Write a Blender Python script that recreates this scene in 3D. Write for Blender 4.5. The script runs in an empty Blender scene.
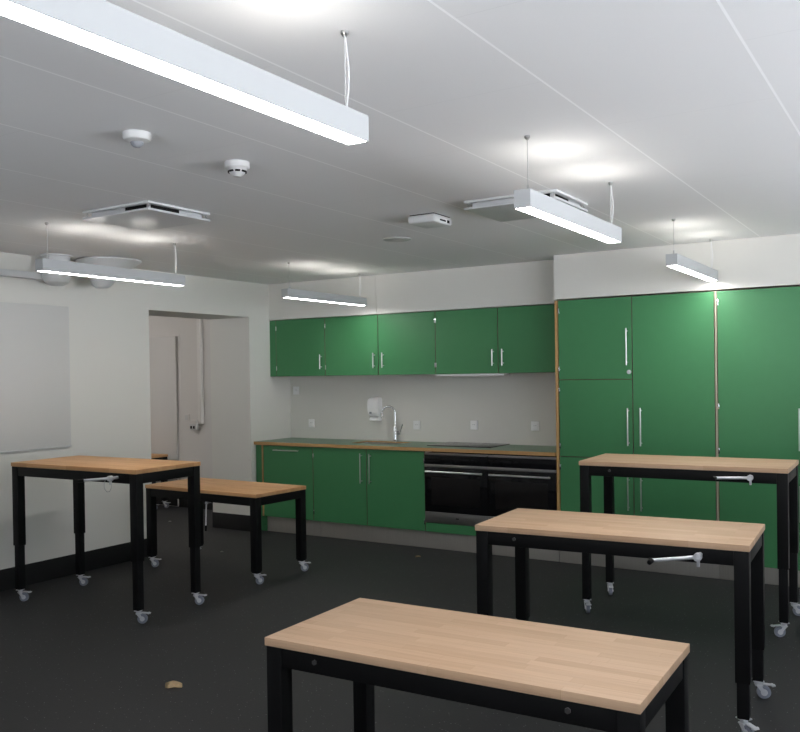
import bpy, bmesh, math, random
from mathutils import Vector, Matrix
random.seed(7)
S = bpy.context.scene
COL = S.collection
PI = math.pi

# ------------------------------------------------------------------ materials
def srgb(r, g, b):
    f = lambda c: (c / 12.92) if c <= .04045 else ((c + .055) / 1.055) ** 2.4
    return (f(r / 255), f(g / 255), f(b / 255), 1)

def new_mat(name):
    m = bpy.data.materials.new(name); m.use_nodes = True
    nt = m.node_tree
    return m, nt, nt.nodes['Principled BSDF']

def plain(name, col, rough=.5, metal=0.0, spec=.5, noise=.04, scale=6.0, bump=0.0, bscale=200.0):
    """solid paint / metal with a faint procedural variation of its colour"""
    m, nt, b = new_mat(name)
    N, L = nt.nodes, nt.links
    tc = N.new('ShaderNodeTexCoord')
    nz = N.new('ShaderNodeTexNoise'); nz.inputs['Scale'].default_value = scale; nz.inputs['Detail'].default_value = 4
    L.new(tc.outputs['Object'], nz.inputs['Vector'])
    mx = N.new('ShaderNodeMix'); mx.data_type = 'RGBA'
    c = Vector(col[:3])
    mx.inputs[6].default_value = (*(c * (1 - noise)), 1); mx.inputs[7].default_value = (*(c * (1 + noise)), 1)
    L.new(nz.outputs['Fac'], mx.inputs[0]); L.new(mx.outputs[2], b.inputs['Base Color'])
    b.inputs['Roughness'].default_value = rough; b.inputs['Metallic'].default_value = metal
    b.inputs['Specular IOR Level'].default_value = spec
    if bump:
        n2 = N.new('ShaderNodeTexNoise'); n2.inputs['Scale'].default_value = bscale
        L.new(tc.outputs['Object'], n2.inputs['Vector'])
        bp = N.new('ShaderNodeBump'); bp.inputs['Strength'].default_value = bump; bp.inputs['Distance'].default_value = .002
        L.new(n2.outputs['Fac'], bp.inputs['Height']); L.new(bp.outputs['Normal'], b.inputs['Normal'])
    return m

def emit(name, col, strength):
    m, nt, b = new_mat(name)
    b.inputs['Base Color'].default_value = (.8, .8, .8, 1)
    b.inputs['Emission Color'].default_value = (*col, 1)
    b.inputs['Emission Strength'].default_value = strength
    return m

def butcher_block(name, c1, c2, cm):
    m, nt, b = new_mat(name); N, L = nt.nodes, nt.links
    tc = N.new('ShaderNodeTexCoord'); oi = N.new('ShaderNodeObjectInfo')
    off = N.new('ShaderNodeVectorMath'); off.operation = 'SCALE'; off.inputs[0].default_value = (7.3, 3.1, 0)
    L.new(oi.outputs['Random'], off.inputs['Scale'])
    add = N.new('ShaderNodeVectorMath'); add.operation = 'ADD'
    L.new(tc.outputs['Object'], add.inputs[0]); L.new(off.outputs[0], add.inputs[1])
    br = N.new('ShaderNodeTexBrick')
    br.offset = .37; br.offset_frequency = 2; br.squash = .8; br.squash_frequency = 3
    br.inputs['Scale'].default_value = 1.0
    br.inputs['Brick Width'].default_value = .42; br.inputs['Row Height'].default_value = .042
    br.inputs['Mortar Size'].default_value = .0004; br.inputs['Mortar Smooth'].default_value = .5
    br.inputs['Bias'].default_value = -.15
    br.inputs['Color1'].default_value = (*c1, 1)
    br.inputs['Color2'].default_value = (*c2, 1)
    br.inputs['Mortar'].default_value = (*cm, 1)
    L.new(add.outputs[0], br.inputs['Vector'])
    mp = N.new('ShaderNodeMapping'); mp.inputs['Scale'].default_value = (3, 60, 60)
    L.new(add.outputs[0], mp.inputs['Vector'])
    nz = N.new('ShaderNodeTexNoise'); nz.inputs['Scale'].default_value = 2.5; nz.inputs['Detail'].default_value = 6
    L.new(mp.outputs[0], nz.inputs['Vector'])
    rp = N.new('ShaderNodeMapRange'); rp.inputs['To Min'].default_value = .86; rp.inputs['To Max'].default_value = 1.14
    L.new(nz.outputs['Fac'], rp.inputs['Value'])
    mul = N.new('ShaderNodeVectorMath'); mul.operation = 'SCALE'
    L.new(br.outputs['Color'], mul.inputs[0]); L.new(rp.outputs[0], mul.inputs['Scale'])
    L.new(mul.outputs[0], b.inputs['Base Color'])
    b.inputs['Roughness'].default_value = .5; b.inputs['Specular IOR Level'].default_value = .35
    return m

def rubber_floor(name):
    m, nt, b = new_mat(name); N, L = nt.nodes, nt.links
    tc = N.new('ShaderNodeTexCoord')
    n1 = N.new('ShaderNodeTexNoise'); n1.inputs['Scale'].default_value = 1.3; n1.inputs['Detail'].default_value = 5
    L.new(tc.outputs['Object'], n1.inputs['Vector'])
    n2 = N.new('ShaderNodeTexNoise'); n2.inputs['Scale'].default_value = 70; n2.inputs['Detail'].default_value = 3
    L.new(tc.outputs['Object'], n2.inputs['Vector'])
    vo = N.new('ShaderNodeTexVoronoi'); vo.inputs['Scale'].default_value = 60
    L.new(tc.outputs['Object'], vo.inputs['Vector'])
    st = N.new('ShaderNodeMapRange'); st.inputs['From Min'].default_value = .17; st.inputs['From Max'].default_value = .10
    L.new(vo.outputs['Distance'], st.inputs['Value'])
    sep = N.new('ShaderNodeSeparateColor'); L.new(vo.outputs['Color'], sep.inputs[0])
    gt = N.new('ShaderNodeMath'); gt.operation = 'GREATER_THAN'; gt.inputs[1].default_value = .80
    L.new(sep.outputs[0], gt.inputs[0])
    fl = N.new('ShaderNodeMath'); fl.operation = 'MULTIPLY'; L.new(st.outputs[0], fl.inputs[0]); L.new(gt.outputs[0], fl.inputs[1])
    m1 = N.new('ShaderNodeMix'); m1.data_type = 'RGBA'
    m1.inputs[6].default_value = (.013, .013, .0135, 1); m1.inputs[7].default_value = (.031, .031, .032, 1)
    av = N.new('ShaderNodeMath'); av.operation = 'ADD'; L.new(n1.outputs['Fac'], av.inputs[0]); L.new(n2.outputs['Fac'], av.inputs[1])
    hv = N.new('ShaderNodeMath'); hv.operation = 'MULTIPLY'; hv.inputs[1].default_value = .5; L.new(av.outputs[0], hv.inputs[0])
    L.new(hv.outputs[0], m1.inputs[0])
    m2 = N.new('ShaderNodeMix'); m2.data_type = 'RGBA'; m2.inputs[7].default_value = (.24, .24, .245, 1)
    L.new(fl.outputs[0], m2.inputs[0]); L.new(m1.outputs[2], m2.inputs[6]); L.new(m2.outputs[2], b.inputs['Base Color'])
    b.inputs['Roughness'].default_value = .62; b.inputs['Specular IOR Level'].default_value = .3
    bp = N.new('ShaderNodeBump'); bp.inputs['Strength'].default_value = .25; bp.inputs['Distance'].default_value = .002
    L.new(n2.outputs['Fac'], bp.inputs['Height']); L.new(bp.outputs['Normal'], b.inputs['Normal'])
    return m

def ceiling_panels(name):
    """painted acoustic boards; joint strips, their sheen painted as pale colour, run along Y every 0.63 m, fine butt joints across"""
    m, nt, b = new_mat(name); N, L = nt.nodes, nt.links
    tc = N.new('ShaderNodeTexCoord'); sx = N.new('ShaderNodeSeparateXYZ'); L.new(tc.outputs['Object'], sx.inputs[0])
    def M(op, a, bb=None):
        n = N.new('ShaderNodeMath'); n.operation = op
        for i, v in enumerate((a, bb)):
            if v is None: continue
            if isinstance(v, (int, float)): n.inputs[i].default_value = v
            else: L.new(v, n.inputs[i])
        return n.outputs[0]
    u = M('DIVIDE', M('ADD', sx.outputs['X'], 20 * .63 + .495), .63)
    fx = M('FRACT', M('ADD', u, .5))
    line = M('LESS_THAN', M('ABSOLUTE', M('SUBTRACT', fx, .5)), .0042 / .63)
    row = M('FLOOR', u)
    vv = M('FRACT', M('DIVIDE', M('ADD', sx.outputs['Y'], M('ADD', M('MULTIPLY', M('MODULO', row, 2), .62), 20 * 1.25 - 2.11 + 10)), 1.25))
    cross = M('LESS_THAN', M('ABSOLUTE', M('SUBTRACT', vv, .5)), .002 / 1.25)
    nz = N.new('ShaderNodeTexNoise'); nz.inputs['Scale'].default_value = 260; L.new(tc.outputs['Object'], nz.inputs['Vector'])
    m0 = N.new('ShaderNodeMix'); m0.data_type = 'RGBA'
    m0.inputs[6].default_value = (.815, .815, .815, 1); m0.inputs[7].default_value = (.865, .865, .865, 1); L.new(nz.outputs['Fac'], m0.inputs[0])
    m1 = N.new('ShaderNodeMix'); m1.data_type = 'RGBA'; m1.inputs[7].default_value = (.79, .79, .79, 1)
    L.new(cross, m1.inputs[0]); L.new(m0.outputs[2], m1.inputs[6])
    m2 = N.new('ShaderNodeMix'); m2.data_type = 'RGBA'; m2.inputs[7].default_value = (1.0, 1.0, 1.0, 1)  # sheen of the strips put in as white base colour
    L.new(line, m2.inputs[0]); L.new(m1.outputs[2], m2.inputs[6]); L.new(m2.outputs[2], b.inputs['Base Color'])
    b.inputs['Roughness'].default_value = .8; b.inputs['Specular IOR Level'].default_value = .2
    return m

def brushed(name, col, rough, along='Z'):
    m, nt, b = new_mat(name); N, L = nt.nodes, nt.links
    tc = N.new('ShaderNodeTexCoord'); mp = N.new('ShaderNodeMapping')
    mp.inputs['Scale'].default_value = (90, 90, 1.5) if along == 'Z' else (1.5, 90, 90)
    L.new(tc.outputs['Object'], mp.inputs['Vector'])
    nz = N.new('ShaderNodeTexNoise'); nz.inputs['Scale'].default_value = 3; nz.inputs['Detail'].default_value = 5
    L.new(mp.outputs[0], nz.inputs['Vector'])
    mx = N.new('ShaderNodeMix'); mx.data_type = 'RGBA'; c = Vector(col[:3])
    mx.inputs[6].default_value = (*(c * .85), 1); mx.inputs[7].default_value = (*(c * 1.12), 1)
    L.new(nz.outputs['Fac'], mx.inputs[0]); L.new(mx.outputs[2], b.inputs['Base Color'])
    b.inputs['Metallic'].default_value = 1; b.inputs['Roughness'].default_value = rough
    return m

def ply_edge(name, c1, c2):
    m, nt, b = new_mat(name); N, L = nt.nodes, nt.links
    tc = N.new('ShaderNodeTexCoord'); nz = N.new('ShaderNodeTexNoise'); nz.inputs['Scale'].default_value = 35; nz.inputs['Detail'].default_value = 4
    L.new(tc.outputs['Object'], nz.inputs['Vector'])
    mx = N.new('ShaderNodeMix'); mx.data_type = 'RGBA'; mx.inputs[6].default_value = (*c1, 1); mx.inputs[7].default_value = (*c2, 1)
    L.new(nz.outputs['Fac'], mx.inputs[0]); L.new(mx.outputs[2], b.inputs['Base Color']); b.inputs['Roughness'].default_value = .55
    return m

M_wall = plain('white wall paint', (.69, .68, .635), .7, spec=.25, noise=.012, scale=3, bump=.06)
M_wall2 = plain('warm white paint in the side room', (.66, .64, .615), .7, spec=.25, noise=.012, scale=3, bump=.06)
M_ceil = ceiling_panels('acoustic ceiling boards')
M_floor = rubber_floor('speckled black rubber')
M_rub = plain('black rubber skirting', (.012, .012, .0125), .55, spec=.3, noise=.15)
M_green = plain('green linoleum face', (.050, .207, .082), .42, spec=.42, noise=.05, scale=14, bump=.04, bscale=400)
M_ctop = plain('green linoleum worktop', (.115, .205, .125), .36, spec=.5, noise=.06, scale=20)
M_ply = ply_edge('plywood edge', (.42, .235, .085), (.52, .315, .13))
M_plyd = ply_edge('raw carcass board', (.15, .105, .065), (.20, .14, .085))
M_wood = butcher_block('pale beech staves', (.60, .405, .265), (.51, .325, .198), (.41, .25, .142))
M_woodo = butcher_block('oiled beech staves', (.62, .35, .165), (.51, .27, .115), (.38, .19, .075))
M_blk = plain('black powder coat', (.0045, .0045, .0048), .5, spec=.18, noise=.1, bump=.05, bscale=500)
M_blk2 = plain('black inner tube', (.0045, .0045, .005), .55, spec=.2, noise=.1)
M_zinc = plain('bright zinc', (.66, .67, .70), .35, .45, noise=.04)
M_chr = plain('bright chrome', (.78, .79, .80), .16, 1.0, noise=.03)
M_stl = brushed('satin steel handle', (.62, .62, .61), .3)
M_plin = brushed('brushed steel plinth', (.44, .42, .385), .46)
M_plin.node_tree.nodes['Principled BSDF'].inputs['Metallic'].default_value = .6
M_oven = brushed('dark brushed steel', (.40, .39, .38), .32, 'X')
M_glass = plain('black oven glass', (.006, .006, .007), .09, spec=.3, noise=.05)
M_pane = plain('smoked oven pane', (.011, .010, .010), .12, spec=.28, noise=.3, scale=9)
M_wht = plain('white enamel', (.60, .61, .61), .4, spec=.4, noise=.01)
M_lamp = plain('white lamp housing', (.43, .44, .445), .5, spec=.25, noise=.01)
M_cond = plain('off white trunking', (.72, .70, .675), .5, noise=.01)
M_disp = plain('lightened glossy white plastic', (.90, .90, .90), .35, noise=.01)  # lightened to paint in the light its up and front faces catch
M_plas = plain('white plastic', (.58, .58, .57), .4, noise=.01)  # darkened copy of the same plastic, offsetting strong window light
M_gry = plain('grey caster tread', (.23, .245, .30), .4, noise=.08)
M_board = plain('white board enamel', (.60, .595, .575), .55, spec=.25, noise=.008)
M_brd = plain('pale aluminium rim', (.62, .62, .61), .45, .2, noise=.02)
M_dark = plain('dark void', (.01, .01, .01), .8, spec=.1, noise=.05)
M_ventw = plain('grey white vent plate', (.58, .59, .60), .28, .15, noise=.02)
M_edge = ply_edge('darkened door edge', (.09, .066, .042), (.15, .11, .07))
M_door = plain('pale grey door leaf', (.60, .585, .565), .5, spec=.3, noise=.01)
M_diff = emit('lamp diffuser', (1.0, .985, .965), 36.0)
M_upl = emit('uplight lens', (1.0, .95, .88), 20.0)
M_chip = plain('dry leaf', (.80, .62, .38), .8, spec=.1, noise=.3, scale=60)
M_strip = plain('pale edge strip', (.42, .365, .285), .6, noise=.1)
M_scrap = plain('brown scrap', (.28, .20, .12), .8, noise=.2)
M_crumb = plain('pale crumb', (.45, .44, .42), .8, noise=.1)
M_ind = plain('smoked sensor lens', (.28, .29, .31), .2, noise=.05)
M_wire = plain('steel wire', (.55, .55, .55), .3, 1.0, noise=.03)
M_cord = plain('pale clear cord', (.62, .62, .62), .4, noise=.02)
M_mark = plain('dark badge', (.05, .05, .05), .4, noise=.05)

# ------------------------------------------------------------------ mesh builder
class MB:
    def __init__(self): self.bm = bmesh.new()
    def _merge(self, tmp, mi=0, mat=None):
        if mat is not None: bmesh.ops.transform(tmp, matrix=mat, verts=tmp.verts)
        for f in tmp.faces: f.material_index = mi
        me = bpy.data.meshes.new('tmp'); tmp.to_mesh(me); tmp.free()
        self.bm.from_mesh(me); bpy.data.meshes.remove(me)
        return self
    def box(self, x0, x1, y0, y1, z0, z1, bev=0.0, seg=2, mi=0, mat=None):
        t = bmesh.new(); bmesh.ops.create_cube(t, size=1)
        for v in t.verts:
            v.co = Vector((x0 + (v.co.x + .5) * (x1 - x0), y0 + (v.co.y + .5) * (y1 - y0), z0 + (v.co.z + .5) * (z1 - z0)))
        if bev: bmesh.ops.bevel(t, geom=t.edges[:], offset=bev, segments=seg, affect='EDGES', profile=.6)
        return self._merge(t, mi, mat)
    def cyl(self, a, b, r, r2=None, n=20, mi=0, bev=0.0):
        a, b = Vector(a), Vector(b); d = b - a
        t = bmesh.new(); bmesh.ops.create_cone(t, cap_ends=True, segments=n, radius1=r, radius2=r if r2 is None else r2, depth=d.length)
        if bev:
            ed = [e for e in t.edges if any(len(f.verts) > 4 for f in e.link_faces)]
            bmesh.ops.bevel(t, geom=ed, offset=bev, segments=2, affect='EDGES')
        q = Vector((0, 0, 1)).rotation_difference(d.normalized())
        return self._merge(t, mi, Matrix.Translation((a + b) / 2) @ q.to_matrix().to_4x4())
    def sphere(self, c, r, sc=(1, 1, 1), mi=0, n=16):
        t = bmesh.new(); bmesh.ops.create_uvsphere(t, u_segments=n, v_segments=n // 2 + 2, radius=r)
        return self._merge(t, mi, Matrix.Translation(c) @ Matrix.Diagonal((*sc, 1)))
    def lathe(self, c, prof, n=28, mi=0):
        """profile of (radius, z) turned about the vertical through c"""
        t = bmesh.new(); rings = []
        for r, z in prof:
            rings.append([t.verts.new((r * math.cos(2 * PI * k / n), r * math.sin(2 * PI * k / n), z)) for k in range(n)] if r > 1e-6 else [t.verts.new((0, 0, z))])
        for A, B in zip(rings, rings[1:]):
            for k in range(n):
                q = [A[k % len(A)], A[(k + 1) % len(A)], B[(k + 1) % len(B)], B[k % len(B)]]
                u = []
                for v in q:
                    if v not in u: u.append(v)
                if len(u) >= 3: t.faces.new(u)
        bmesh.ops.recalc_face_normals(t, faces=t.faces)
        return self._merge(t, mi, Matrix.Translation(c))
    def tube(self, pts, r, n=10, mi=0):
        pts = [Vector(p) for p in pts]; t = bmesh.new(); rings = []
        rr = r if isinstance(r, (list, tuple)) else [r] * len(pts)
        up = None
        for i, p in enumerate(pts):
            d = (pts[min(i + 1, len(pts) - 1)] - pts[max(i - 1, 0)]).normalized()
            if up is None: up = d.orthogonal().normalized()
            up = (up - d * up.dot(d)).normalized(); w = d.cross(up)
            rings.append([t.verts.new(p + (up * math.cos(2 * PI * k / n) + w * math.sin(2 * PI * k / n)) * rr[i]) for k in range(n)])
        for A, B in zip(rings, rings[1:]):
            for k in range(n): t.faces.new((A[k], A[(k + 1) % n], B[(k + 1) % n], B[k]))
        t.faces.new(rings[0][::-1]); t.faces.new(rings[-1])
        return self._merge(t, mi)
    def prism(self, outline, axis, a, b, mi=0, bev=0.0):
        """2-D outline swept along axis from a to b ('x': outline=(y,z); 'y': (x,z); 'z': (x,y))"""
        t = bmesh.new()
        P = {'x': lambda u, v, w: (w, u, v), 'y': lambda u, v, w: (u, w, v), 'z': lambda u, v, w: (u, v, w)}[axis]
        A = [t.verts.new(P(u, v, a)) for u, v in outline]; B = [t.verts.new(P(u, v, b)) for u, v in outline]
        n = len(outline)
        t.faces.new(A); t.faces.new(B[::-1])
        for k in range(n): t.faces.new((A[k], B[k], B[(k + 1) % n], A[(k + 1) % n]))
        bmesh.ops.recalc_face_normals(t, faces=t.faces)
        if bev: bmesh.ops.bevel(t, geom=t.edges[:], offset=bev, segments=2, affect='EDGES')
        return self._merge(t, mi)
    def build(self, name, mats, parent=None, smooth=True, loc=None):
        me = bpy.data.meshes.new(name); self.bm.to_mesh(me); self.bm.free()
        for m in (mats if isinstance(mats, (list, tuple)) else [mats]): me.materials.append(m)
        if smooth:
            for p in me.polygons: p.use_smooth = True
            me.set_sharp_from_angle(angle=math.radians(35))
        o = bpy.data.objects.new(name, me); COL.objects.link(o)
        if parent is not None: o.parent = parent
        if loc is not None: o.location = loc
        return o

def tag(o, label=None, cat=None, group=None, kind=None):
    if label: o['label'] = label
    if cat: o['category'] = cat
    if group: o['group'] = group
    if kind: o['kind'] = kind
    return o
def thing(name, label, cat, loc=(0, 0, 0), rz=0, group=None):
    o = bpy.data.objects.new(name, None); COL.objects.link(o)
    o.location = loc; o.rotation_euler = (0, 0, rz); o.empty_display_size = .1
    return tag(o, label, cat, group)
def struct(name, mb, mat): return tag(mb.build(name, mat), kind='structure')
def copy_tree(o, parent=None):
    c = o.copy(); COL.objects.link(c)
    if parent is not None: c.parent = parent
    for ch in list(o.children): copy_tree(ch, c)
    return c

# ------------------------------------------------------------------ dimensions (metres; camera stands over the origin)
XL, HC = -6.015, 2.55            # left wall face, ceiling
YW, YD, YU, YT = 7.407, 6.818, 7.077, 6.814   # back wall, base fronts, wall cupboard fronts, tall fronts
XT = -2.729                      # left flank of the tall cupboards
XWL = XL - .545                  # far face of the thick left wall
OY0, OY1, OZ = 5.435, 6.76, 2.195  # opening in the left wall
XR, YB = 1.9, -1.9               # right wall, wall behind the camera
YS = 7.66                        # wall of the side room that faces us

# ------------------------------------------------------------------ the setting
struct('floor', MB().box(-10.2, XR + .3, YB - .2, 9.0, -.1, 0), M_floor)
struct('ceiling', MB().box(-10.2, XR + .3, YB - .2, 9.0, HC, HC + .1), M_ceil)
w = MB().box(XWL, XL, YB, OY0, 0, HC).box(XWL, XL, OY1, YW + .1, 0, HC).box(XWL, XL, OY0, OY1, OZ, HC)
struct('wall_left', w, M_wall)
struct('wall_back', MB().box(XL, XR, YW, YW + .1, 0, HC), M_wall)
# boxed-in bulkheads over the cupboards
struct('wall_bulkhead', MB().box(XL, -4.662, YU - .008, YW, 2.176, HC).box(-4.659, XT, YU - .008, YW, 2.176, HC), M_wall)
struct('wall_bulkhead_tall', MB().box(XT, XR, YT + .004, YW, 2.187, HC), M_wall)
struct('wall_nib', MB().box(-.797, XR, YT + .004, YW, 0, 2.187), M_wall)
# right wall with three tall windows, and the wall behind the camera
wr = MB().box(XR, XR + .3, YB, 7.5, 0, .85).box(XR, XR + .3, YB, 7.5, 2.35, HC)
edges = [YB, -.7, 1.3, 1.6, 3.6, 3.9, 5.9, 7.5]
for a, b in zip(edges[::2], edges[1::2]): wr.box(XR, XR + .3, a, b, .85, 2.35)
struct('wall_right', wr, M_wall)
for k, (a, b) in enumerate(((-.7, 1.3), (1.6, 3.6), (3.9, 5.9))):
    f = MB()
    for y in (a, (a + b) / 2 - .025, b - .05): f.box(XR + .12, XR + .18, y, y + .05, .85, 2.35)
    f.box(XR + .12, XR + .18, a, b, .85, .9).box(XR + .12, XR + .18, a, b, 2.3, 2.35)
    struct('window_%d' % (k + 1), f, M_wht)
wf = MB().box(-6.6, XR + .3, YB - .2, YB, 0, .85).box(-6.6, XR + .3, YB - .2, YB, 2.35, HC)
for a, b in ((-6.6, -2.6), (-.4, XR + .3)): wf.box(a, b, YB - .2, YB, .85, 2.35)
struct('wall_front', wf, M_wall)
for k, (a, b) in enumerate(((-2.6, -.4),)):  # unseen rear window, added to lift light onto the ceiling
    f = MB()
    for x in (a, (a + b) / 2 - .025, b - .05): f.box(x, x + .05, YB - .13, YB - .07, .85, 2.35)
    f.box(a, b, YB - .13, YB - .07, .85, .9).box(a, b, YB - .13, YB - .07, 2.3, 2.35)
    struct('window_%d' % (k + 4), f, M_wht)
# side room seen through the opening
ws = MB().box(-10.1, XWL, YS, YS + .1, 0, HC).box(-10.2, -10.1, 3.6, YS + .1, 0, HC).box(-10.1, XWL, 3.5, 3.6, 0, HC)
struct('wall_side', ws, M_wall2)
# black rubber skirting
def skirting(name, pts):
    mb = MB()
    for (x0, x1, y0, y1) in pts: mb.box(x0, x1, y0, y1, 0, .163, .003)
    struct(name, mb, M_rub)
skirting('baseboard_left', [(XL, XL + .012, YB, OY0), (XL, XL + .012, OY1 - .012, YD - .01)])
skirting('baseboard_jamb', [(XWL, XL, OY1 - .012, OY1), (XWL, XL, OY0, OY0 + .012)])
skirting('baseboard_side', [(-7.992, XWL, YS - .016, YS)])
skirting('baseboard_right', [(XR - .012, XR, YB, YT)])
# door in the side room
d = MB().box(-8.92, -7.985, YS - .035, YS - .005, .01, 2.095, .003)
do = tag(d.build('door_1', M_door), kind='structure')
MB().box(-8.91, -7.99, YS - .038, YS - .0345, .012, .165, .001).build('kick_plate', M_rub, do)
fr = MB().box(-7.975, -7.94, YS - .003, YS, 0, 2.10).box(-8.96, -8.93, YS - .003, YS, 0, 2.10).box(-8.96, -7.94, YS - .003, YS, 2.10, 2.13)
fr.build('door_frame', M_wall2, do)

# ------------------------------------------------------------------ work tables
TL, TW = 1.265, .588
LEG = .061

def caster_meshes(ang):
    """bracket, wheel and brake pedal of a swivel caster at the origin, swivelled by ang"""
    R = Matrix.Rotation(ang, 4, 'Z')
    br = MB()
    br.box(-.024, .024, -.024, .024, .083, .089, .001)
    br.cyl((0, 0, .068), (0, 0, .084), .017, n=16)
    br.box(-.016, .020, -.019, .019, .063, .069, .002)
    for s in (-1, 1):
        br.prism([(-.014, .067), (.012, .067), (.030, .034), (.026, .026), (.018, .028)], 'y', s * .0165 - .0015, s * .0165 + .0015)
    br.cyl((.025, -.020, .032), (.025, .020, .032), .0055, n=12)
    wh = MB(); wh.cyl((.025, -.0115, .032), (.025, .0115, .032), .032, n=28, bev=.004)
    wh.cyl((.025, -.0135, .032), (.025, .0135, .032), .016, n=20, mi=1)
    pd = MB(); pd.box(.012, .070, -.013, .013, .070, .075, .0015, mat=Matrix.Rotation(.10, 4, 'Y'))
    pd.box(.060, .070, -.017, .017, .062, .070, .0015)
    for m in (br, wh, pd): bmesh.ops.transform(m.bm, matrix=R, verts=m.bm.verts)
    return br, wh, pd

def make_table(label, x, y, r, H, L=TL, W=TW, crank=None, drop=0.0, crank_frac=.84, group='height-adjustable work tables', angs=(.5, 2.2, -.3, .9), bolts=True, arm=.195, wood=None):
    t = thing('work_table', label, 'table', (x, y, 0), r, group)
    zt = H - .028
    tag(MB().box(-L / 2, L / 2, -W / 2, W / 2, zt, H, .0025).build('tabletop', wood or M_wood, t), 'beech butcher block top')
    i = .004; ap = .066
    f = MB()
    a, b = L / 2 - i, W / 2 - i
    f.box(-a + LEG, a - LEG, -b + .004, -b + .034, zt - ap, zt, .002).box(-a + LEG, a - LEG, b - .034, b - .004, zt - ap, zt, .002)
    f.box(-a + .004, -a + .034, -b + LEG, b - LEG, zt - ap, zt, .002).box(a - .034, a - .004, -b + LEG, b - LEG, zt - ap, zt, .002)
    f.cyl((-a + .04, 0, zt - .035), (a - .04, 0, zt - .035), .009, n=10)
    f.build('apron', M_blk, t)
    zo = max(H - .594, .098)
    k = 0
    for sx in (-1, 1):
        for sy in (-1, 1):
            cx, cy = sx * (a - LEG / 2), sy * (b - LEG / 2)
            lg = MB().box(cx - LEG / 2, cx + LEG / 2, cy - LEG / 2, cy + LEG / 2, zo, zt, .003).build('leg', M_blk, t)
            MB().box(cx - .0245, cx + .0245, cy - .0245, cy + .0245, .088, zo + .05, .002).build('inner_leg', M_blk2, lg)
            br, wh, pd = caster_meshes(angs[k]); k += 1
            for m in (br, wh, pd): bmesh.ops.translate(m.bm, vec=(cx, cy, 0), verts=m.bm.verts)
            c = br.build('caster', M_zinc, t)
            wh.build('wheel', [M_gry, M_zinc], c); pd.build('brake_pedal', M_zinc, c)
    zc = zt - .028
    yf = -b + .004
    if bolts:
        for fx in (.16, .84):
            bx = (fx - .5) * L
            MB().cyl((bx, yf + .002, zc), (bx, yf - .006, zc), .009, n=6).build('bolt', M_mark, t)
    if crank:
        px = (crank_frac - .5) * L
        ck = MB()
        yo = yf - .06 if not drop else yf + .03
        zc -= drop
        if drop: ck.box(px - .005, px + .005, yf + .06, yf + .075, zc - .006, zc + drop, .002)
        ck.cyl((px, yf if not drop else yf + .075, zc), (px, yo - .006, zc), .010 if not drop else .006, n=16)
        dx, dz = crank
        n = math.hypot(dx, dz); dx, dz = dx / n, dz / n
        e = (px + dx * arm, yo - .004, zc + dz * arm)
        gr = MB()
        if drop:
            ck.cyl((px, yo - .010, zc), (px, yo + .010, zc), .011, n=16, bev=.002)
            ck.cyl((px, yo - .004, zc), e, .0055, n=12, bev=.001)
            gr.cyl(e, (e[0] + dx * .045, e[1], e[2] + dz * .045), .0085, n=14, bev=.002)
        else:
            ck.cyl((px, yo - .018, zc), (px, yo + .016, zc), .0175, n=20, bev=.003)
            ck.box(px - .004, px + .008, yo - .006, yo + .006, zc - .042, zc - .008, .002)
            ck.cyl((px, yo - .004, zc), e, .0085, n=14, bev=.002)
            gr.cyl(e, (e[0] + dx * .012, e[1], e[2] + dz * .012), .0115, n=14).cyl((e[0], e[1] - .004, e[2]), (e[0], e[1] - .052, e[2]), .0105, n=14, bev=.003)
        co = tag(ck.build('crank', M_zinc, t), 'silver hand crank')
        gr.build('grip', M_blk, co)
    return t

make_table('low wooden-topped black work table nearest the bottom edge of the photo, no crank fitted', -1.3212, 2.5475, .0246, .7034)
make_table('middle table of the right-hand row, butcher block top, chrome crank over its front rail', -1.3471, 4.1569, .0571, .837, crank=(-1, -.16), angs=(.4, 2.0, -.7, .3))
make_table('tall wooden-topped table standing right in front of the tall green cupboards', -1.4125, 5.788, .032, .9985, crank=(-1, -.05), angs=(-1.1, -1.2, 3.6, .2))
tD = make_table('tall wooden-topped table beside the left wall, below the whiteboard corner', -5.0239, 4.1124, .0206, .997, crank=(-1, -.10), crank_frac=.86, angs=(.55, .5, .6, .55), arm=.25, wood=M_woodo, bolts=False)
# safety loop hanging from the crank of that table
zc = .997 - .028 - .028; px = (.86 - .5) * TL
lp = [(px - .015 + .034 * math.sin(2 * PI * k / 24), -TW / 2 - .06, zc - .045 + .042 * math.cos(2 * PI * k / 24)) for k in range(25)]
MB().tube(lp, .0018, 6).build('wire_loop', M_wire, tD)
make_table('low wooden-topped table before the doorway, near the sink counter', -5.032, 5.3211, -.0442, .6939, crank=(-.05, -1), crank_frac=.55, drop=.052, angs=(.5, 3.6, 1.15, 1.0), wood=M_woodo, arm=.18, bolts=False)
make_table('narrow wooden-topped table half hidden in the side room behind the opening', -8.53, YS - .26, 0, .655, L=.98, W=.26, group=None, angs=(.3, .4, .5, .2), bolts=False, wood=M_woodo)

# ------------------------------------------------------------------ cabinets
def panel(x0, x1, y0, y1, z0, z1, bev=.0012):
    """green-faced board with plywood edges: material 1 on every face that does not look along Y"""
    mb = MB().box(x0, x1, y0, y1, z0, z1, bev, 1)
    for f in mb.bm.faces:
        f.normal_update(); f.material_index = 0 if abs(f.normal.y) > .8 else 1
    return mb
PM = [M_green, M_edge]

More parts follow.
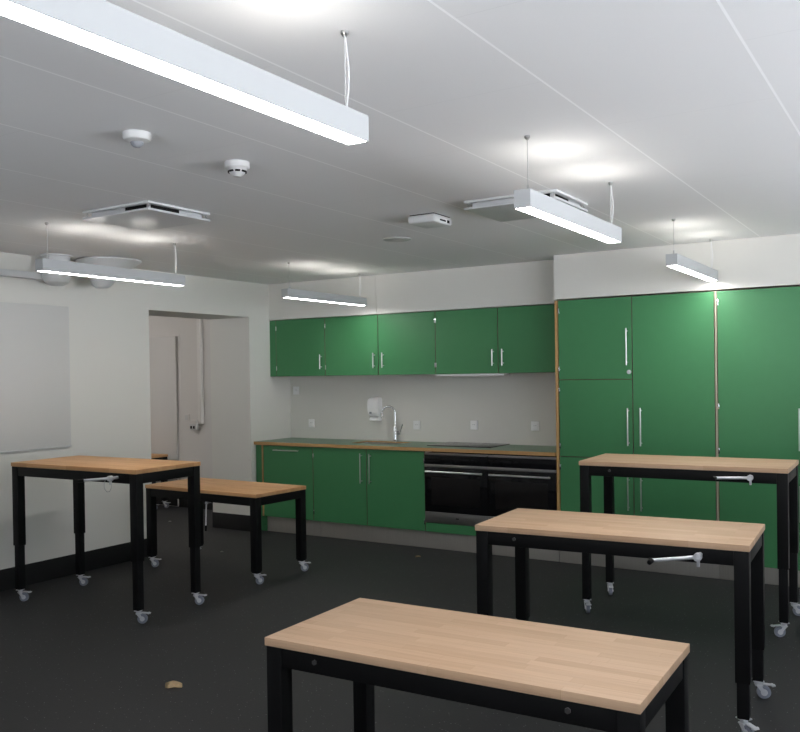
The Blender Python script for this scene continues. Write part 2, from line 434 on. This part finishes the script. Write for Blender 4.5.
def bar_handle(x, y, z0, z1, r=.0058, out=.034):
    """vertical bar handle on a front at y"""
    mb = MB().cyl((x, y - out, z0), (x, y - out, z1), r, n=14, bev=.0015)
    for z in (z0 + .022, z1 - .022): mb.cyl((x, y, z), (x, y - out, z), r * .8, n=10)
    return mb
def bar_handle_h(x0, x1, y, z, r=.0058, out=.034):
    mb = MB().cyl((x0, y - out, z), (x1, y - out, z), r, n=14, bev=.0015)
    for x in (x0 + .022, x1 - .022): mb.cyl((x, y, z), (x, y - out, z), r * .8, n=10)
    return mb

def cabinet(name, label, X0, X1, yf, yb, z0, z1, doors, group=None, kick=0.0, hinge_x=None):
    """doors: list of dicts x0,x1,z0,z1 and handle=(x,z0,z1) and hinge='l'|'r'"""
    t = thing(name, label, 'cabinet', ((X0 + X1) / 2, yf, z0), 0, group)
    ox, oy, oz = (X0 + X1) / 2, yf, z0
    th = .018
    c = MB()
    A, B = X0 - ox + .0005, X1 - ox - .0005
    c.box(A, A + th, .021, yb - oy, 0, z1 - oz).box(B - th, B, .021, yb - oy, 0, z1 - oz)
    c.box(A + th, B - th, .021, yb - oy, 0, th).box(A + th, B - th, .021, yb - oy, z1 - oz - th, z1 - oz)
    c.box(A + th, B - th, yb - oy - .008, yb - oy, th, z1 - oz - th)
    zs = sorted({d['z0'] for d in doors})
    for z in zs[1:]: c.box(A + th, B - th, .021, yb - oy, z - oz - .011, z - oz + .007)
    xs = sorted({d['x0'] for d in doors})
    for x in xs[1:]: c.box(x - ox - .011, x - ox + .007, .021, .06, th, z1 - oz - th)
    c.build('carcass', M_plyd, t)
    for dd in doors:
        dm = panel(dd['x0'] - ox, dd['x1'] - ox, 0, .020, dd['z0'] - oz, dd['z1'] - oz).build(dd.get('name', 'door'), PM, t)
        h = dd.get('handle')
        if h:
            hm = bar_handle(h[0] - ox, 0, h[1] - oz, h[2] - oz) if h[1] > 0 else bar_handle_h(h[0] - ox, h[1] - ox, 0, h[2] - oz)
            hm.build('handle', M_stl, dm)
        hg = dd.get('hinge')
        if hg:
            hx = (dd['x0'] if hg == 'l' else dd['x1']) - ox
            n = [dd['z0'] + .085, dd['z1'] - .085]
            if dd['z1'] - dd['z0'] > 1: n.insert(1, dd['z0'] + .42)
            for z in n:
                s = 1 if hg == 'l' else -1
                MB().box(hx - (.002 if s > 0 else .009), hx + (.009 if s > 0 else .002), -.0035, .018, z - oz - .022, z - oz + .022, .0015).build('hinge', M_chr, dm)
        if dd.get('lock'):
            lx, lz = dd['lock'][0] - ox, dd['lock'][1] - oz
            MB().cyl((lx, 0, lz), (lx, -.012, lz), .017, n=20, bev=.002).box(lx - .002, lx + .002, -.0135, -.011, lz - .008, lz + .008).build('lock', M_zinc, dm)
    return t

g = .0022
UZ0, UZ1 = 1.583, 2.170
GU = 'green wall cupboards over the counter'
def ud(x0, x1, hx, hinge): return dict(x0=x0 + g, x1=x1 - g, z0=UZ0, z1=UZ1, handle=(hx, 1.652, 1.800), hinge=hinge)
U = [-5.930, -5.292, -4.651, -4.012, -3.371, -2.731]
t = cabinet('wall_cupboard', 'single-door green wall cupboard in the corner, farthest from the tall cupboards', U[0], U[1], YU, YW, UZ0, UZ1, [ud(U[0], U[1], -5.336, 'l')], GU)
panel(XL + .002 - t.location.x, U[0] - .001 - t.location.x, 0, .30, 0, UZ1 - UZ0).build('filler_panel', PM, t)
cabinet('wall_cupboard', 'double-door green wall cupboard above the sink tap', U[1], U[3], YU, YW, UZ0, UZ1, [ud(U[1], U[2], -4.692, 'l'), ud(U[2], U[3], -4.588, 'r')], GU)
cabinet('wall_cupboard', 'double-door green wall cupboard above the hob, with extractor beneath', U[3], U[5], YU, YW, UZ0, UZ1, [ud(U[3], U[4], -3.416, 'l'), ud(U[4], U[5] - .02, -3.319, None)], GU)
# slide-out extractor under the right cupboard
t = thing('extractor_hood', 'thin white slide-out extractor hood under the wall cupboard above the hob', 'extractor hood', (-3.70, YU + .01, 1.583))
MB().box(-.305, .305, .0, .30, -.012, -.001, .002).build('hood_body', M_wht, t)
MB().box(-.308, .385, -.014, 0, -.019, -.001, .002).build('front_lip', M_wht, t)

# base run
BZ0, BZ1 = .160, .884
CT = .920
def bd(x0, x1, handle, hinge=None, z0=BZ0, z1=BZ1, name='door'): return dict(x0=x0 + g, x1=x1 - g, z0=z0, z1=z1, handle=handle, hinge=hinge, name=name)
XB = [-5.905, -5.268, -4.632, -3.995, -3.360, -2.732]
t = thing('end_panel', 'narrow green end board with plywood edge closing the base units at left wall', 'panel', (XL + .002, YD, 0))
panel(.012, .088, .0, .020, BZ0, BZ1).build('filler_strip', PM, t)
MB().box(.010, .100, .045, .50, 0, BZ0 - .001, .001).build('filler_foot', M_green, t)
MB().box(.0885, .103, -.001, .55, BZ0, BZ1, .001).build('side_board', M_ply, t)
cabinet('dishwasher', 'built-in dishwasher with green front and horizontal bar handle, left end of counter', XB[0] + .001, XB[1] - .001, YD, YW - .02, BZ0, BZ1, [bd(XB[0], XB[1], (-5.750, -5.428, .842))])
bpy.data.objects['dishwasher']['category'] = 'dishwasher'
cabinet('sink_cabinet', 'double-door green base cupboard under the sink', XB[1], XB[3], YD, YW - .02, BZ0, BZ1 - .20, [bd(XB[1], XB[2], (-4.684, .560, .845), 'l'), bd(XB[2], XB[3], (-4.581, .560, .845), 'r')])
cabinet('oven_cabinet', 'low green base panel under the two built-in ovens', XB[3], XB[5], YD, YW - .02, BZ0, .243, [bd(XB[3], XB[5], None, None, BZ0, .243, 'front_panel')])

def oven(label, x0, x1, badge):
    t = thing('oven', label, 'oven', ((x0 + x1) / 2, YD, .246), 0, 'built-in ovens')
    w = (x1 - x0) / 2 - .002; Z = lambda z: z - .246
    MB().box(-w + .01, w - .01, .025, .52, 0, Z(.875)).build('oven_body', M_dark, t)
    MB().box(-w, w, -.004, .022, Z(.858), Z(.875), .002).build('top_trim', M_oven, t)
    MB().box(-w, w, -.002, .022, Z(.772), Z(.857), .002).build('control_panel', M_glass, t)
    MB().box(-w, w, -.008, .022, Z(.747), Z(.771), .003).build('vent_trim', M_oven, t)
    dr = MB().box(-w, w, -.006, .022, Z(.343), Z(.745), .003).build('oven_door', M_glass, t)
    MB().box(-w + .07, w - .07, -.0075, -.005, Z(.41), Z(.655), .001).build('door_window', M_pane, dr)
    h = MB().cyl((-w + .03, -.052, Z(.710)), (w - .03, -.052, Z(.710)), .0085, n=16, bev=.002)
    for x in (-w + .06, w - .06): h.cyl((x, -.004, Z(.710)), (x, -.052, Z(.710)), .006, n=10)
    h.build('handle', M_stl, dr)
    lt = MB().box(-w, w, -.005, .022, 0, Z(.341), .002).build('lower_trim', M_oven, t)
    if badge: MB().box(.0, .03, -.0062, -.0048, Z(.29), Z(.302), .0004).build('badge', M_mark, lt)
    return t
oven('black glass built-in oven under the hob, next to the sink cupboard', XB[3], XB[4], True)
oven('black glass built-in oven adjoining the tall cupboards', XB[4], XB[5], True)
# mullion between the ovens
tag(MB().box(-.007, .007, -.0085, .0, 0, .012, .001).build('trim_clip', M_chr, loc=(XB[4], YD - .004, .861)), 'small steel clip joining the two oven top trims', 'clip')

# steel plinths
GP = 'brushed steel plinth boards'
def plinth(label, x0, x1, y, z1):
    tag(MB().box(0, x1 - x0, 0, .016, 0, z1, .001).build('plinth', M_plin, loc=(x0, y, 0)), label, 'plinth', GP)
plinth('short brushed steel plinth board under the dishwasher', -5.905, -5.222, YD + .05, BZ0 - .002)
plinth('long brushed steel plinth board under sink cupboard and ovens', -5.218, -2.735, YD + .05, BZ0 - .002)
plinth('brushed steel plinth board under the tall cupboards, left length', XT + .003, -1.447, YT + .05, .128)
plinth('brushed steel plinth board under the rightmost tall cupboard', -1.443, -.800, YT + .05, .128)

# worktop with sink cut-out
SX0, SX1, SY0, SY1 = -4.95, -4.42, 7.02, 7.31
t = thing('countertop', 'pale green counter worktop with plywood edge along the back wall', 'countertop', (XL + .003, YD - .02, CT - .031))
ox, oy, oz = t.location
def ctop(x0, x1, y0, y1, mb): mb.box(x0 - ox, x1 - ox, y0 - oy, y1 - oy, 0, .031)
mb = MB()
xe = XT - .002
ctop(XL + .003, SX0, YD - .02, YW - .001, mb); ctop(SX1, xe, YD - .02, YW - .001, mb)
ctop(SX0, SX1, YD - .02, SY0, mb); ctop(SX0, SX1, SY1, YW - .001, mb)
bmesh.ops.remove_doubles(mb.bm, verts=mb.bm.verts, dist=1e-5)
for f in mb.bm.faces:
    f.normal_update(); f.material_index = 0 if f.normal.z > .5 else 1
mb.build('worktop', [M_ctop, M_ply], t, smooth=False)
# undermounted basin
mb = MB(); gx0, gx1, gy0, gy1 = SX0 + .004, SX1 - .004, SY0 + .004, SY1 - .004
zt, zb = CT - .011, .72
t = thing('sink', 'undermounted stainless steel sink bowl set in the green worktop', 'sink', ((gx0 + gx1) / 2, (gy0 + gy1) / 2, zb))
hx, hy = (gx1 - gx0) / 2, (gy1 - gy0) / 2
mb.box(-hx, hx, -hy, hy, 0, .004).box(-hx, -hx + .004, -hy, hy, .004, zt - zb).box(hx - .004, hx, -hy, hy, .004, zt - zb)
mb.box(-hx, hx, -hy, -hy + .004, .004, zt - zb).box(-hx, hx, hy - .004, hy, .004, zt - zb)
mb.build('basin', M_stl, t)
MB().lathe((0, 0, .004), [(0, .004), (.03, .004), (.042, .002), (.044, 0)], 24).build('drain', M_chr, t)
# tap
t = thing('faucet', 'chrome gooseneck kitchen faucet with side lever behind the sink', 'faucet', (-4.640, 7.350, CT))
MB().lathe((0, 0, 0), [(0, 0), (.028, 0), (.028, .006), (.023, .012), (.0225, .135), (.018, .142), (.014, .15), (0, .15)], 24).build('faucet_body', M_chr, t)
pts = [(0, 0, .14), (0, 0, .282)]
dv = Vector((-.86, -.50, 0)).normalized(); R = .066
for k in range(1, 15):
    a = PI * k / 14 * .93
    pts.append((dv.x * (R - R * math.cos(a)), dv.y * (R - R * math.cos(a)),   .282 + R * math.sin(a)))
e = Vector(pts[-1]); pts.append(tuple(e + Vector((0, 0, -.012))))
MB().tube(pts, .0115, 12).build('spout', M_chr, t)
e = Vector(pts[-1]); MB().cyl(e, e + Vector((0, 0, -.05)), .0145, .0135, n=16).build('spray_head', M_chr, t)
MB().cyl((.015, 0, .085), (.065, -.005, .085), .017, n=16, bev=.003).cyl((.055, -.003, .085), (.100, -.02, .175), .0075, .006, n=10).build('lever', M_chr, t)
# hob
t = thing('cooktop', 'flat black glass cooktop set into the worktop above the ovens', 'cooktop', (-3.735, 7.245, CT))
MB().box(-.335, .315, -.25, .245, .0005, .007, .002).build('glass_plate', M_glass, t)
for (x, y, r) in ((-.15, .10, .09), (-.15, -.12, .07), (.14, .10, .07), (.14, -.12, .09)):
    MB().lathe((x, y, .0071), [(r - .002, 0), (r - .002, .0004), (r, .0004), (r, 0)], 32).build('cooking_zone', M_oven, t)
# soap dispenser
t = thing('soap_dispenser', 'white wall-mounted soap dispenser on the back wall left of the faucet', 'dispenser', (-4.885, YW, 1.125))
prof = [(0, .045), (-.055, .045), (-.085, .06), (-.10, .10), (-.105, .165), (-.095, .205), (-.075, .225), (-.03, .232), (0, .232)]
MB().prism(prof, 'x', -.062, .062, bev=.008).build('dispenser_body', M_disp, t)
MB().prism([(0, .044), (-.04, .044), (-.075, .02), (-.085, .004), (-.065, -.004), (-.02, -.004), (0, .0)], 'x', -.055, .055, bev=.006).build('push_lever', M_disp, t)
tag(MB().box(-.035, -.012, -.1, -.085, .07, .088, .003).build('level_window', M_ind, t), 'dark level window')

# sockets on the splashback
GS = 'white sockets on the splashback'
def socket(label, x, z, y=YW, w=.04, h=.043):
    t = thing('wall_socket', label, 'socket', (x, y, z), 0, GS)
    MB().box(-w, w, -.009, 0, -h, h, .004).build('cover_plate', M_disp, t)
    MB().box(-w * .62, w * .62, -.011, -.008, -h * .62, h * .62, .002).cyl((-.009, -.0115, .004), (-.009, -.0105, .004), .003, n=8, mi=1).cyl((.009, -.0115, .004), (.009, -.0105, .004), .003, n=8, mi=1).build('insert', [M_disp, M_dark], t)
socket('white socket on the splashback between dispenser and the corner', -5.727, 1.08)
socket('white socket on the splashback just right of the faucet', -4.42, 1.083)
socket('white socket on the splashback directly above the cooktop', -3.785, 1.095)
socket('white socket on the splashback next to the tall cupboards', -3.162, 1.097)
socket('white socket high in the corner, close under the first wall cupboard', -5.93, 1.43)

# tall cupboards
TZ0, TZ1 = .130, 2.176
GT = 'tall green cupboards'
T = [-2.697, -2.080, -1.445, -.812]
tag(MB().box(0, .024, 0, YW - YT - .002, TZ0, TZ1).build('side_panel', M_ply, loc=(XT + .0035, YT + .001, .0)), 'upright plywood board edge at the left flank of the tall cupboards', 'panel')
def td(x0, x1, z0, z1, handle, hinge, lock=None):
    return dict(x0=x0 + g, x1=x1 - g, z0=z0 + g, z1=z1 - g, handle=handle, hinge=hinge, lock=lock)
cabinet('tall_cupboard', 'tall green cupboard with three stacked doors and a round lock, beside the ovens', T[0], T[1], YT, YW - .002, TZ0, TZ1,
        [td(T[0], T[1], TZ0, .889, (-2.118, .482, .745), 'l'), td(T[0], T[1], .889, 1.521, (-2.114, .994, 1.294), 'l'), td(T[0], T[1], 1.521, TZ1, (-2.118, 1.632, 1.925), 'l', (-2.106, 1.578))], GT)
cabinet('tall_cupboard', 'tall green cupboard in the middle with a long upper door, handles at its left', T[1], T[2], YT, YW - .002, TZ0, TZ1,
        [td(T[1], T[2] - .009, TZ0, .889, (-2.014, .485, .745), None), td(T[1], T[2] - .009, .889, TZ1, (-2.013, .995, 1.296), None)], GT)
cabinet('tall_cupboard', 'tall green cupboard at the right edge, handle at its right, pale hinge gap left', T[2], T[3], YT, YW - .002, TZ0, TZ1,
        [td(T[2] + .009, T[3], TZ0, .889, (-.872, .485, .745), 'l'), td(T[2] + .009, T[3], .889, TZ1, (-.872, .995, 1.300), 'l')], GT)
tag(MB().box(0, .012, 0, .018, 0, TZ1 - TZ0).build('joint_strip', M_strip, loc=(T[2] - .006, YT - .0005, TZ0)), 'pale upright strip between the middle and right tall cupboards', 'strip')

# ------------------------------------------------------------------ pendant lamps
ZLT, ZLB = 2.321, 2.247
LL, LW = 1.175, .072
def lamp(label, x, y0, cab):
    t = thing('pendant_lamp', label, 'lamp', (x, y0 + LL / 2, ZLB), 0, 'white linear pendant lamps')
    h = ZLT - ZLB; w = LW / 2
    hs = MB()
    hs.box(-w, -w + .004, -LL / 2 + .004, LL / 2 - .004, 0, h).box(w - .004, w, -LL / 2 + .004, LL / 2 - .004, 0, h)
    hs.box(-w, w, -LL / 2, -LL / 2 + .004, 0, h).box(-w, w, LL / 2 - .004, LL / 2, 0, h)
    hs.box(-w + .004, w - .004, -LL / 2 + .004, LL / 2 - .004, h - .014, h - .009)
    hs.build('housing', M_lamp, t)
    MB().box(-w + .004, w - .004, -LL / 2 + .004, LL / 2 - .004, .0015, .006).build('diffuser', M_diff, t)
    for s in (-.25, .25):
        MB().box(-.020, .020, s - .11, s + .11, h - .009, h - .004).build('uplight', M_upl, t)
    for k, yc in enumerate((-LL / 2 + .06, LL / 2 - .06)):
        c = MB().cyl((0, yc, h + .01), (0, yc, HC - ZLB - .004), .0016 if k == 0 else .002, n=8)
        if k == 1: c.tube([(0, yc, h + .004), (.010, yc, h + .06), (.012, yc, h + .12), (.004, yc, h + .19), (0, yc, HC - ZLB - .01)], .0026, 8)
        c = c.build('suspension_cable', M_cord if k else M_wire, t)
        MB().lathe((0, yc, HC - ZLB - .016), [(0, 0), (.006, 0), (.012, .008), (.012, .0155), (0, .0155)], 14).build('ceiling_cup', M_wire, c)
        MB().cyl((0, yc, h - .009), (0, yc, h + .028), .0055, .004, n=12).build('cable_grip', M_chr, c)
    return t
lamp('white linear pendant lamp at the top left, nearest and largest', -1.424, .905, 1)
lamp('white linear pendant lamp at centre right, hanging over the middle table', -1.437, 3.26, 1)
lamp('small white linear pendant lamp in front of the tall green cupboards', -1.452, 5.60, 1)
lamp('white linear pendant lamp near the left wall, by the ceiling duct', -4.676, 3.365, 1)
lamp('white linear pendant lamp in front of the corner wall cupboards', -4.70, 5.735, 1)

# ------------------------------------------------------------------ ceiling fittings
def vent(label, x0, x1, y0, y1):
    cx, cy = (x0 + x1) / 2, (y0 + y1) / 2
    t = thing('ceiling_vent', label, 'vent', (cx, cy, HC), 0, 'square ceiling vents')
    a, b = (x1 - x0) / 2, (y1 - y0) / 2
    fr = MB()
    fr.box(-a, a, -b, -b + .03, -.012, 0, .001).box(-a, a, b - .03, b, -.012, 0, .001)
    fr.box(-a, -a + .03, -b + .03, b - .03, -.012, 0, .001).box(a - .03, a, -b + .03, b - .03, -.012, 0, .001)
    fr.build('vent_frame', M_wht, t)
    MB().box(-a, a, -b, b, -.050, -.038, .002).build('vent_plate', M_ventw, t)
    MB().box(-a + .035, a - .035, -b + .035, b - .035, -.036, -.002).build('vent_throat', M_ventw, t)
    MB().box(a - .036, a - .033, -b + .05, -b + .26, -.034, -.006).box(a - .22, a - .05, -b + .033, -b + .036, -.034, -.006).build('vent_slot', M_dark, t)
    for sx in (-.93, .93):
        for sy in (-.93, .93): MB().cyl((sx * a, sy * b, -.04), (sx * a, sy * b, -.004), .006, n=10).build('spacer', M_chr, t)
vent('square ceiling vent with dropped plate on the left, before the left lamp', -4.20, -3.66, 3.315, 3.79)
vent('square ceiling vent partly behind the centre right lamp', -2.275, -1.725, 4.36, 4.84)
t = thing('motion_sensor', 'round white motion sensor, left of the two small round ceiling devices', 'sensor', (-2.70, 2.395, HC))
MB().lathe((0, 0, -.036), [(0, .0), (.028, .0), (.05, .008), (.055, .018), (.055, .036), (0, .036)]).build('sensor_base', M_plas, t)
MB().lathe((0, 0, -.056), [(0, 0), (.012, .002), (.022, .009), (.027, .021)]).build('sensor_lens', M_ind, t)
t = thing('smoke_detector', 'round white smoke detector on the ceiling between motion sensor and square vent', 'smoke detector', (-2.70, 2.972, HC))
MB().lathe((0, 0, -.03), [(.0, .0), (.05, .0), (.056, .006), (.056, .03), (0, .03)]).build('detector_base', M_plas, t)
MB().lathe((0, 0, -.064), [(0, 0), (.016, 0), (.022, .006), (.034, .014), (.046, .034), (0, .035)]).build('detector_head', M_plas, t)
sl = MB()
for k in range(8):
    a = 2 * PI * k / 8
    sl.box(.036, .042, -.011, .011, -.047, -.039, mat=Matrix.Rotation(a, 4, 'Z'))
sl.build('detector_slot', M_dark, t)
t = thing('ceiling_speaker_box', 'small white rounded box on the ceiling left of the centre vent', 'ceiling box', (-2.665, 4.655, HC))
bpy_o = MB().box(-.095, .095, -.110, .110, -.054, -.004, .018, 3).build('box_cover', M_wht, t)
MB().box(.0905, .0965, -.045, .030, -.040, -.030, .001).box(.0905, .0965, .045, .075, -.044, -.026, .001).build('side_slot', M_dark, t)
MB().box(-.085, .085, -.10, .10, -.006, 0).build('mounting_base', M_dark, t)
tag(MB().lathe((0, 0, 0), [(0, -.007), (.09, -.007), (.10, -.003), (.10, 0), (0, 0)], 32).build('ceiling_cover_disc', M_plas, loc=(-3.30, 5.29, HC)), 'flat round white cover disc on the ceiling beyond the white box', 'ceiling cover')

# ------------------------------------------------------------------ left wall
t = thing('whiteboard', 'large white board hanging flat on the left wall', 'whiteboard', (XL, 3.44, 1.05))
MB().box(.001, .016, -1.14, 1.14, 0, 1.123, .006).build('board_surface', M_board, t)
MB().box(.001, .020, -1.145, 1.145, -.012, .0, .002).box(.001, .012, 1.141, 1.146, 0, 1.123).build('board_frame', M_brd, t)
t = thing('wall_trunking', 'white horizontal trunking high on the left wall, above the whiteboard', 'trunking', (XL, 3.2, 2.365))
MB().box(.001, .075, -1.1, 1.15, 0, .050, .004).build('trunk_body', M_wht, t)
MB().box(-.0, .079, 1.15, 1.162, -.002, .052, .003).build('end_cap', M_wht, t)
t = thing('ceiling_duct', 'short round white duct dropping from the ceiling beside the wall trunking', 'duct', (-5.86, 4.37, HC))
MB().lathe((0, 0, 0), [(0, -.235), (.05, -.232), (.09, -.21), (.105, -.17), (.105, -.012), (.12, -.010), (.12, 0), (0, 0)], 32).build('duct_drum', M_wht, t)
t = thing('extract_funnel', 'wide white funnel-shaped extract hood under the ceiling, behind the left lamp', 'extract hood', (-5.735, 4.775, HC))
mb = MB().lathe((0, 0, 0), [(0, -.24), (.05, -.235), (.075, -.215), (.11, -.16), (.17, -.09), (.235, -.035), (.255, -.02), (.255, -.008), (0, -.004)], 36)
for v in mb.bm.verts: v.co.y += v.co.z * .35
mb.build('funnel', M_wht, t)
MB().cyl((0, 0, -.03), (0, 0, 0), .10, n=28).build('ceiling_collar', M_wht, t)

# side room fittings
t = thing('cable_conduit', 'upright white cable trunking on the far wall of the side room', 'conduit', (-7.585, YS, 1.03))
MB().box(-.026, .030, -.045, 0, 0, HC - 1.03, .003).build('trunk_body', M_cond, t)
MB().box(-.15, -.036, -.06, 0, .0, .045, .004).build('elbow_box', M_wall2, t)
t = thing('double_socket', 'white double socket hanging under the trunking elbow in the side room', 'socket', (-7.685, YS, .985))
MB().box(-.055, .055, -.06, 0, -.03, .044, .004).build('socket_body', M_plas, t)
MB().box(-.04, -.012, -.063, -.058, -.015, .018, .002).box(.005, .033, -.063, -.058, -.015, .018, .002).build('socket_insert', M_dark, t)
t = thing('light_switch', 'square light switch between door and trunking in the side room', 'switch', (-7.835, YS, 1.10))
MB().box(-.042, .042, -.012, 0, -.042, .042, .003).build('switch_plate', M_wall2, t)
MB().box(-.026, .026, -.016, -.011, -.03, .03, .002).build('switch_rocker', M_plas, t)

# ------------------------------------------------------------------ litter on the floor
def chip(label, x, y, s, rz, mat=M_chip, name='leaf_scrap', n=10, cat='leaf'):
    bm = MB(); t = bmesh.new(); rows = []
    for i in range(n + 1):
        u = i / n; wv = s * .40 * math.sin(PI * min(1, u * .92 + .06)) * (1 + .25 * math.sin(7 * u))
        rows.append([t.verts.new(((u - .5) * s, k * wv,   .004 + s * .36 * (1 - abs(k)) + s * .10 * math.sin(PI * u))) for k in (-1, -.4, .4, 1)])
    for a, b in zip(rows, rows[1:]):
        for k in range(3): t.faces.new((a[k], a[k + 1], b[k + 1], b[k]))
    r = bmesh.ops.solidify(t, geom=t.faces[:], thickness=.0015)
    bm._merge(t, 0)
    lo = min(v.co.z for v in bm.bm.verts)
    for v in bm.bm.verts: v.co.z -= lo
    o = bm.build(name, mat, loc=(x, y, 0)); o.rotation_euler = (0, 0, rz)
    return tag(o, label, cat)
chip('pale dry leaf scrap lying on the black floor at the lower left', -3.352, 3.152, .088, .45)
chip('tiny brown scrap on the floor in front of the sink cupboard', -3.876, 6.479, .045, .5, M_scrap)
chip('small pale scrap on the floor behind the low doorway table', -5.559, 5.833, .028, .2, M_crumb, 'paper_scrap', 6, 'scrap')
chip('pale speck of paper on the floor in the doorway', -7.25, 6.80, .03, .7, M_crumb, 'paper_scrap', 6, 'scrap')

# ------------------------------------------------------------------ light
w = bpy.data.worlds.new('sky'); S.world = w; w.use_nodes = True
bg = w.node_tree.nodes['Background']
NW, LKW = w.node_tree.nodes, w.node_tree.links
tcw = NW.new('ShaderNodeTexCoord'); sw = NW.new('ShaderNodeSeparateXYZ'); LKW.new(tcw.outputs['Generated'], sw.inputs[0])
rw = NW.new('ShaderNodeMapRange'); rw.inputs['From Min'].default_value = -.06; rw.inputs['From Max'].default_value = .06; LKW.new(sw.outputs['Z'], rw.inputs['Value'])
mw = NW.new('ShaderNodeMix'); mw.data_type = 'RGBA'; LKW.new(rw.outputs[0], mw.inputs[0])
mw.inputs[6].default_value = (11.2, 11.7, 12.6, 1)      # unseen glowing ground below the horizon, raised to light the ceiling
mw.inputs[7].default_value = (1.35, 1.5, 1.75, 1)         # hazy sky
LKW.new(mw.outputs[2], bg.inputs['Color']); bg.inputs['Strength'].default_value = 1.0
# lamp of the side room, hung out of sight beside the opening
ld = bpy.data.lights.new('side_room_lamp', 'POINT'); ld.energy = 40; ld.color = (1, .96, .92); ld.shadow_soft_size = .12
lo = bpy.data.objects.new('side_room_lamp', ld); COL.objects.link(lo); lo.location = (-8.9, 5.4, 2.3)

# ------------------------------------------------------------------ camera (fitted to the photograph)
cd = bpy.data.cameras.new('camera'); co = bpy.data.objects.new('camera', cd); COL.objects.link(co)
yaw, pitch, roll = .5569, -.0106, .0146
fw = Vector((-math.sin(yaw) * math.cos(pitch), math.cos(yaw) * math.cos(pitch), math.sin(pitch)))
r0 = Vector((math.cos(yaw), math.sin(yaw), 0)); u0 = r0.cross(fw)
rt = math.cos(roll) * r0 - math.sin(roll) * u0; up = math.sin(roll) * r0 + math.cos(roll) * u0
co.matrix_world = Matrix(((rt.x, up.x, -fw.x, 0), (rt.y, up.y, -fw.y, 0), (rt.z, up.z, -fw.z, 1.5788), (0, 0, 0, 1)))
cd.sensor_width = 36; cd.sensor_fit = 'HORIZONTAL'; cd.lens = 872.23 / 800 * 36; cd.shift_y = (384.45 - 366) / 800
cd.clip_start = .05
S.camera = co
S.view_settings.view_transform = 'Standard'; S.view_settings.look = 'None'
S.view_settings.exposure = 0.0; S.view_settings.gamma = 1.0
S.view_settings.use_curve_mapping = False
S.cycles.max_bounces = 10; S.cycles.diffuse_bounces = 6
